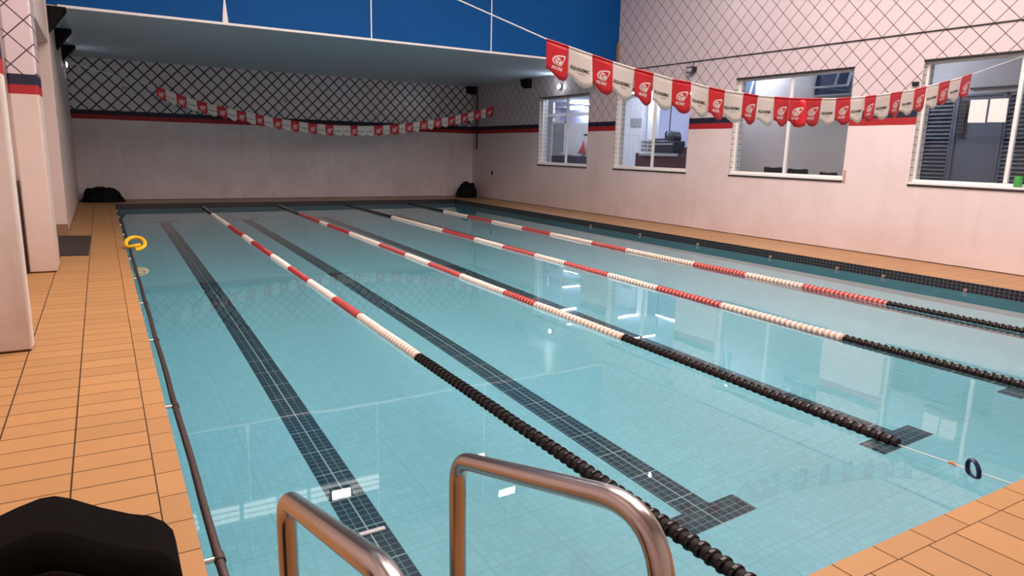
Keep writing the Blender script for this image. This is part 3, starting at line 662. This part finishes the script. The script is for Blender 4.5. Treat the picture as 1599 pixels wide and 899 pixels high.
# ------------------------------------------------------------------ pool ladder, grab rail
def arc(path, n=7, rads=None):       # round the corners of a polyline
    P = [Vector(p) for p in path]; out = [P[0]]
    for i in range(1, len(P) - 1):
        r_ = rads[i - 1]; a = (P[i - 1] - P[i]).normalized(); c = (P[i + 1] - P[i]).normalized()
        ang = a.angle(c); d_ = r_ / math.tan(ang / 2); s0, s1 = P[i] + a * d_, P[i] + c * d_
        for k in range(n + 1):
            t = k / n; out.append(s0 * (1 - t) ** 2 + P[i] * 2 * t * (1 - t) + s1 * t * t)
    out.append(P[-1]); return out
ld = thing('pool_ladder', 'stainless steel pool ladder with two bent hand rails on the near deck', 'ladder', (0.593, 0.83, 0))
for x in (0.345, 0.84):
    pth = arc([(x, 0.815, 0.0), (x, 0.835, 0.965), (x, 1.70, 0.705), (x, 1.655, -0.95)], 10, [.15, .105])
    MB().tube(pth, .0255, 20).build('hand_rail', MAT['steel'], ld)
for z in (-.35, -.60, -.85): MB().box(0.37, 0.815, 1.61, 1.69, z - .015, z + .015).build('tread', MAT['white'], ld, bevel=.006)
for x in (0.345, 0.84): MB().lathe([(0.0, .05), (.012, .05), (.02, .032)], 'z', (x, 0.815, 0.0), 20).build('floor_flange', MAT['steel'], ld)
gr = thing('grab_rail', 'long tarnished metal grab rail along the left edge of the pool', 'rail', (XL, 11, -.07))
MB().tube([(0.292 + .003 * math.sin(k * 1.9), 1.7 + 19.0 * k / 36, -.065) for k in range(37)], .0185, 14).build('rail_pipe', MAT['oldsteel'], gr)
for y in (2.78, 4.70, 6.45, 8.05, 9.60, 11.3, 12.9, 14.4, 16.1, 17.8, 19.5):
    MB().tube([(XL + .001, y, -.065), (0.285, y, -.065)], .013, 10).build('bracket', MAT['brightsteel'], gr)
    MB().tube([(0.292, y - .03, -.065), (0.292, y + .03, -.065)], .0225, 14).build('coupling', MAT['oldsteel'], gr)
nth7 = ['nearest', 'second nearest', 'third nearest', 'fourth nearest', 'fifth nearest', 'sixth nearest', 'farthest']
for k, y in enumerate((4.764, 5.93, 6.70, 8.0, 9.756, 11.48, 13.27)):
    o = MB().lathe([(0, .028), (-.012, .03), (-.03, .022), (-.032, .012)], 'x', (XR - .001, y, -.115), 14).build('pool_inlet', MAT['inlet'])
    tag(o, 'small brownish round inlet in the black tiled right pool edge, %s of seven' % nth7[k], 'inlet', 'inlets along the right pool edge')

# ------------------------------------------------------------------ loose things
cxn, cyn, czn = 0.362, 11.95, 0.075
def nd(th, ru=.128, rz=.075): return (cxn + ru * math.cos(th), cyn + .16 * math.sin(th), czn + rz * math.sin(th))
pn = [nd(math.radians(a)) for a in range(-95, 216, 12)] + [(cxn - .075, cyn - .12, czn - .035), (cxn - .02, cyn - .14, czn - .022), (cxn + .06, cyn - .12, czn - .012)]
tag(MB().tube(pn, .030, 14).build('pool_noodle', MAT['yellow']), 'yellow foam pool noodle curled into a loop on the grab rail', 'pool noodle')
tag(MB().prism([(-.72, 13.88), (-.24, 13.75), (-.252, 11.38), (-.60, 11.45)], 'z', 0.0, 0.014).build('floor_mat', MAT['rubber'], bevel=.004), 'dark brown rubber mat lying on the orange deck past the pillars', 'mat')
def heap(name, cx, cy, rx, ry, h, seed, skew):
    bm = bmesh.new(); bmesh.ops.create_icosphere(bm, subdivisions=5, radius=1)
    bmesh.ops.delete(bm, geom=[v for v in bm.verts if v.co.z < -0.02], context='VERTS')
    for v in bm.verts:
        n1 = noise.noise(v.co * 1.8 + Vector((seed, 0, 0))) * .16 + noise.noise(v.co * 5 + Vector((0, seed, 0))) * .07 + abs(noise.noise(v.co * 9)) * .05
        c = v.co * (1 + n1); zf = max(0, c.z)
        v.co = Vector((cx + c.x * rx + skew * zf * rx, cy + c.y * ry, 0.0 if v.co.z < .02 else zf * h))
    me = bpy.data.meshes.new(name); bm.to_mesh(me); bm.free(); me.materials.append(MAT['tarp'])
    for p in me.polygons: p.use_smooth = True
    o = bpy.data.objects.new(name, me); COL.objects.link(o); return o
tag(heap('tarp_heap', 0.0, 21.72, .50, .36, .40, 2.3, -.12), 'crumpled black tarpaulin heap in the back left corner of the deck', 'tarpaulin', 'tarpaulin heaps in the back corners')
tag(heap('tarp_heap', 10.93, 21.62, .36, .42, .52, 6.1, .12), 'rounded black tarpaulin heap in the back right corner of the deck', 'tarpaulin', 'tarpaulin heaps in the back corners')

# black bag standing close to the camera at the left
bg = thing('black_bag', 'tall black fabric bag standing on the deck at the bottom left corner', 'bag', (-.2, 1.32, 0))
bpts = [(-.46, 0.0), (.055, 0.0), (.066, .45), (.068, .895), (.055, .925), (.02, .95), (-.03, .975), (-.09, 1.005), (-.135, 1.02), (-.19, 1.012), (-.26, .985), (-.46, .95)]
bpts = [(-.50, 0.0), (.060, 0.0), (.074, .40)] + [(x * 1.02, z - .068) for x, z in [(.068, .90), (.064, .925), (.05, .947), (.03, .963), (0, .975), (-.045, 1.0), (-.09, 1.03), (-.115, 1.042), (-.14, 1.043), (-.17, 1.035), (-.24, 1.01), (-.49, .97)]]
bo = MB().prism(bpts, 'y', 1.22, 1.42).build('bag_body', MAT['fabric'], bg, bevel=.035)
MB().tube([(x, 1.215, z - .055) for x, z in bpts[3:14]], .006, 8).build('piping', MAT['piping'], bg)
MB().tube([(.05, 1.216, .80), (-.05, 1.212, .80), (-.2, 1.212, .815), (-.4, 1.216, .82)], .006, 8).build('zip', MAT['piping'], bg)

# ------------------------------------------------------------------ fittings on walls
def gusset(label, pts, y0, y1, group='black brackets under the mezzanine'):
    tag(MB().prism(pts, 'y', y0, y1).build('gusset_bracket', MAT['blackmatte'], bevel=.006), label, 'bracket', group)
for (y, s) in ((14.24, 'nearest'), (16.9, 'middle'), (19.7, 'farthest')):
    gusset('black triangular bracket on the left wall under the soffit, %s of three' % s, [(-.588, ZSO - .002), (-.30, ZSO - .002), (-.32, ZSO - .05), (-.588, ZSO - .40)], y, y + .45)
gusset('black bracket in the right back corner under the soffit', [(XW - .002, ZSO - .002), (XW - .30, ZSO - .002), (XW - .28, ZSO - .22), (XW - .002, ZSO - .26)], 21.95, 22.19)
gusset('black bracket on the right wall above the farthest window', [(XW - .002, ZSO - .002), (XW - .16, ZSO - .002), (XW - .14, ZSO - .2), (XW - .002, ZSO - .27)], 18.33, 18.75)
tag(MB().tube([(XW - .03, 21.84, 1.65), (XW - .03, 21.84, ZSO - .002)], .022, 10).build('wall_pipe', MAT['black']), 'thin black pipe running down the right wall near the back corner', 'pipe')
sk = thing('wall_socket', 'small black socket on a pale plate low on the right wall', 'socket', (XW, 20.7, .87))
MB().box(XW - .012, XW - .001, 20.60, 20.80, .76, .99).build('plate', MAT['offwhite'], sk, bevel=.003)
MB().box(XW - .022, XW - .0121, 20.64, 20.76, .80, .95).build('socket_insert', MAT['black'], sk, bevel=.003)
tag(MB().box(XW - .04, XW - .001, 6.565, 6.665, 2.80, 2.865).build('junction_box', MAT['black'], bevel=.004), 'small black box on the wall beside the nearest window', 'box')
tag(MB().tube([(XW - .012, 14.2, 3.66), (XW - .012, 12.5, 3.648), (XW - .012, 9, 3.634), (XW - .012, 5, 3.618), (XW - .012, -2.9, 3.60)], .011, 8).build('wall_cable', MAT['black']), 'long black cable running along the tiled right wall above the windows', 'cable')
fl = thing('security_light', 'small black floodlight hanging from the wall cable above the windows', 'lamp', (XW, 11.6, 3.47))
MB().tube([(XW - .012, 11.6, 3.64), (XW - .03, 11.6, 3.53)], .007, 8).build('stem', MAT['black'], fl)
MB().prism([(XW - .14, 3.40), (XW - .005, 3.43), (XW - .005, 3.53), (XW - .12, 3.53)], 'y', 11.5, 11.70).build('lamp_body', MAT['black'], fl, bevel=.006)
MB().box(XW - .138, XW - .132, 11.53, 11.67, 3.42, 3.50).build('lens', MAT['ledge'], fl)
def spot(x, y, z, sgn, label, bulb='lamp_spot'):
    t = thing('wall_spotlight', label, 'lamp', (x, y, z))
    MB().lathe([(0, .03), (.03, .05), (.06, .065), (.065, .06)], 'x', (0, 0, 0), 16).build('lamp_body', MAT['white'], t)
    MB().lathe([(.066, .056), (.075, .052), (.085, .03)], 'x', (0, 0, 0), 16).build('bulb', MAT[bulb], t)
    for c in t.children: c.matrix_parent_inverse = Matrix(); c.scale = (sgn, 1, 1)
spot(XW - .001, 16.77, 3.45, -1, 'small glowing white spotlight on the tiled wall above the farthest window')
spot(-0.589, 20.0, 3.36, 1, 'small glowing white spotlight high on the left wall near the back', 'lamp_dim')
tag(MB().tube([(-.57, 20.05, 3.05), (-.575, 20.05, 3.30)], .018, 10).build('conduit', MAT['white']), 'short white conduit below the left wall spotlight', 'conduit')
tag(MB().box(XW - .012, XW - .002, 7.66, 7.70, 1.2, 1.42).build('rusty_hinge', MAT['rust'], bevel=.003), 'rusty hinge at the lower corner of the second nearest window', 'hinge')
for (x, z, lab) in ((0.72, 3.05, 'left'), (5.02, 2.95, 'right')):
    tag(MB().box(x - .07, x + .07, YB - .03, YB - .001, z - .04, z + .04).build('junction_box', MAT['sign'], bevel=.004), 'small grey box on the tiled back wall, %s of two' % lab, 'box', 'grey boxes on the back wall')
# floodlights and white light strips high on the blue fascia (seen mirrored in the water)
for (x, y, z, lab) in ((4.05, 14.02, 5.69, 'left'), (7.47, 14.02, 5.61, 'right')):
    t = thing('floodlight', 'bright floodlight on the blue fascia, %s of the two' % lab, 'lamp', (x, y, z), 'floodlights on the fascia')
    MB().box(x - .24, x + .24, y, y + .12, z - .13, z + .13).build('lamp_housing', MAT['black'], t, bevel=.01)
    MB().box(x - .21, x + .21, y - .008, y - .0005, z - .10, z + .10).build('lens', MAT['lamp_flood'], t)
    MB().tube([(x - .26, y + .06, z), (x - .26, y + .06, z + .2), (x + .26, y + .06, z + .2), (x + .26, y + .06, z)], .012, 6).build('bracket', MAT['black'], t)
t = thing('hanging_floodlight', 'bright floodlight hanging from the hall ceiling', 'lamp', (7.69, 12.96, 6.0))
MB().box(7.45, 7.93, 12.90, 13.02, 5.9, 6.12).build('lamp_housing', MAT['black'], t, bevel=.01)
MB().box(7.48, 7.90, 12.89, 12.8995, 5.92, 6.10).build('lens', MAT['lamp_flood'], t)
MB().tube([(7.69, 12.96, 6.12), (7.69, 12.96, ZC)], .012, 6).build('stem', MAT['black'], t)
for (x0, x1, lab) in ((-0.9, 1.95, 'leftmost'), (2.02, 2.70, 'second from the left'), (2.77, 3.35, 'third from the left'), (3.42, 5.0, 'rightmost')):
    t = thing('light_strip', 'white three-tube light strip on the blue fascia, %s of four' % lab, 'lamp', ((x0 + x1) / 2, YFA, 5.7), 'light strips on the fascia')
    MB().box(x0, x1, YFA - .03, YFA - .001, 5.50, 5.90).build('lamp_housing', MAT['white'], t, bevel=.004)
    for z in (5.53, 5.66, 5.79): MB().box(x0 + .01, x1 - .01, YFA - .055, YFA - .0305, z, z + .08).build('lens', MAT['strip'], t, bevel=.006)
spot(XW - .001, 12.05, 6.08, -1, 'small glowing white spotlight high on the right wall above the second farthest window')
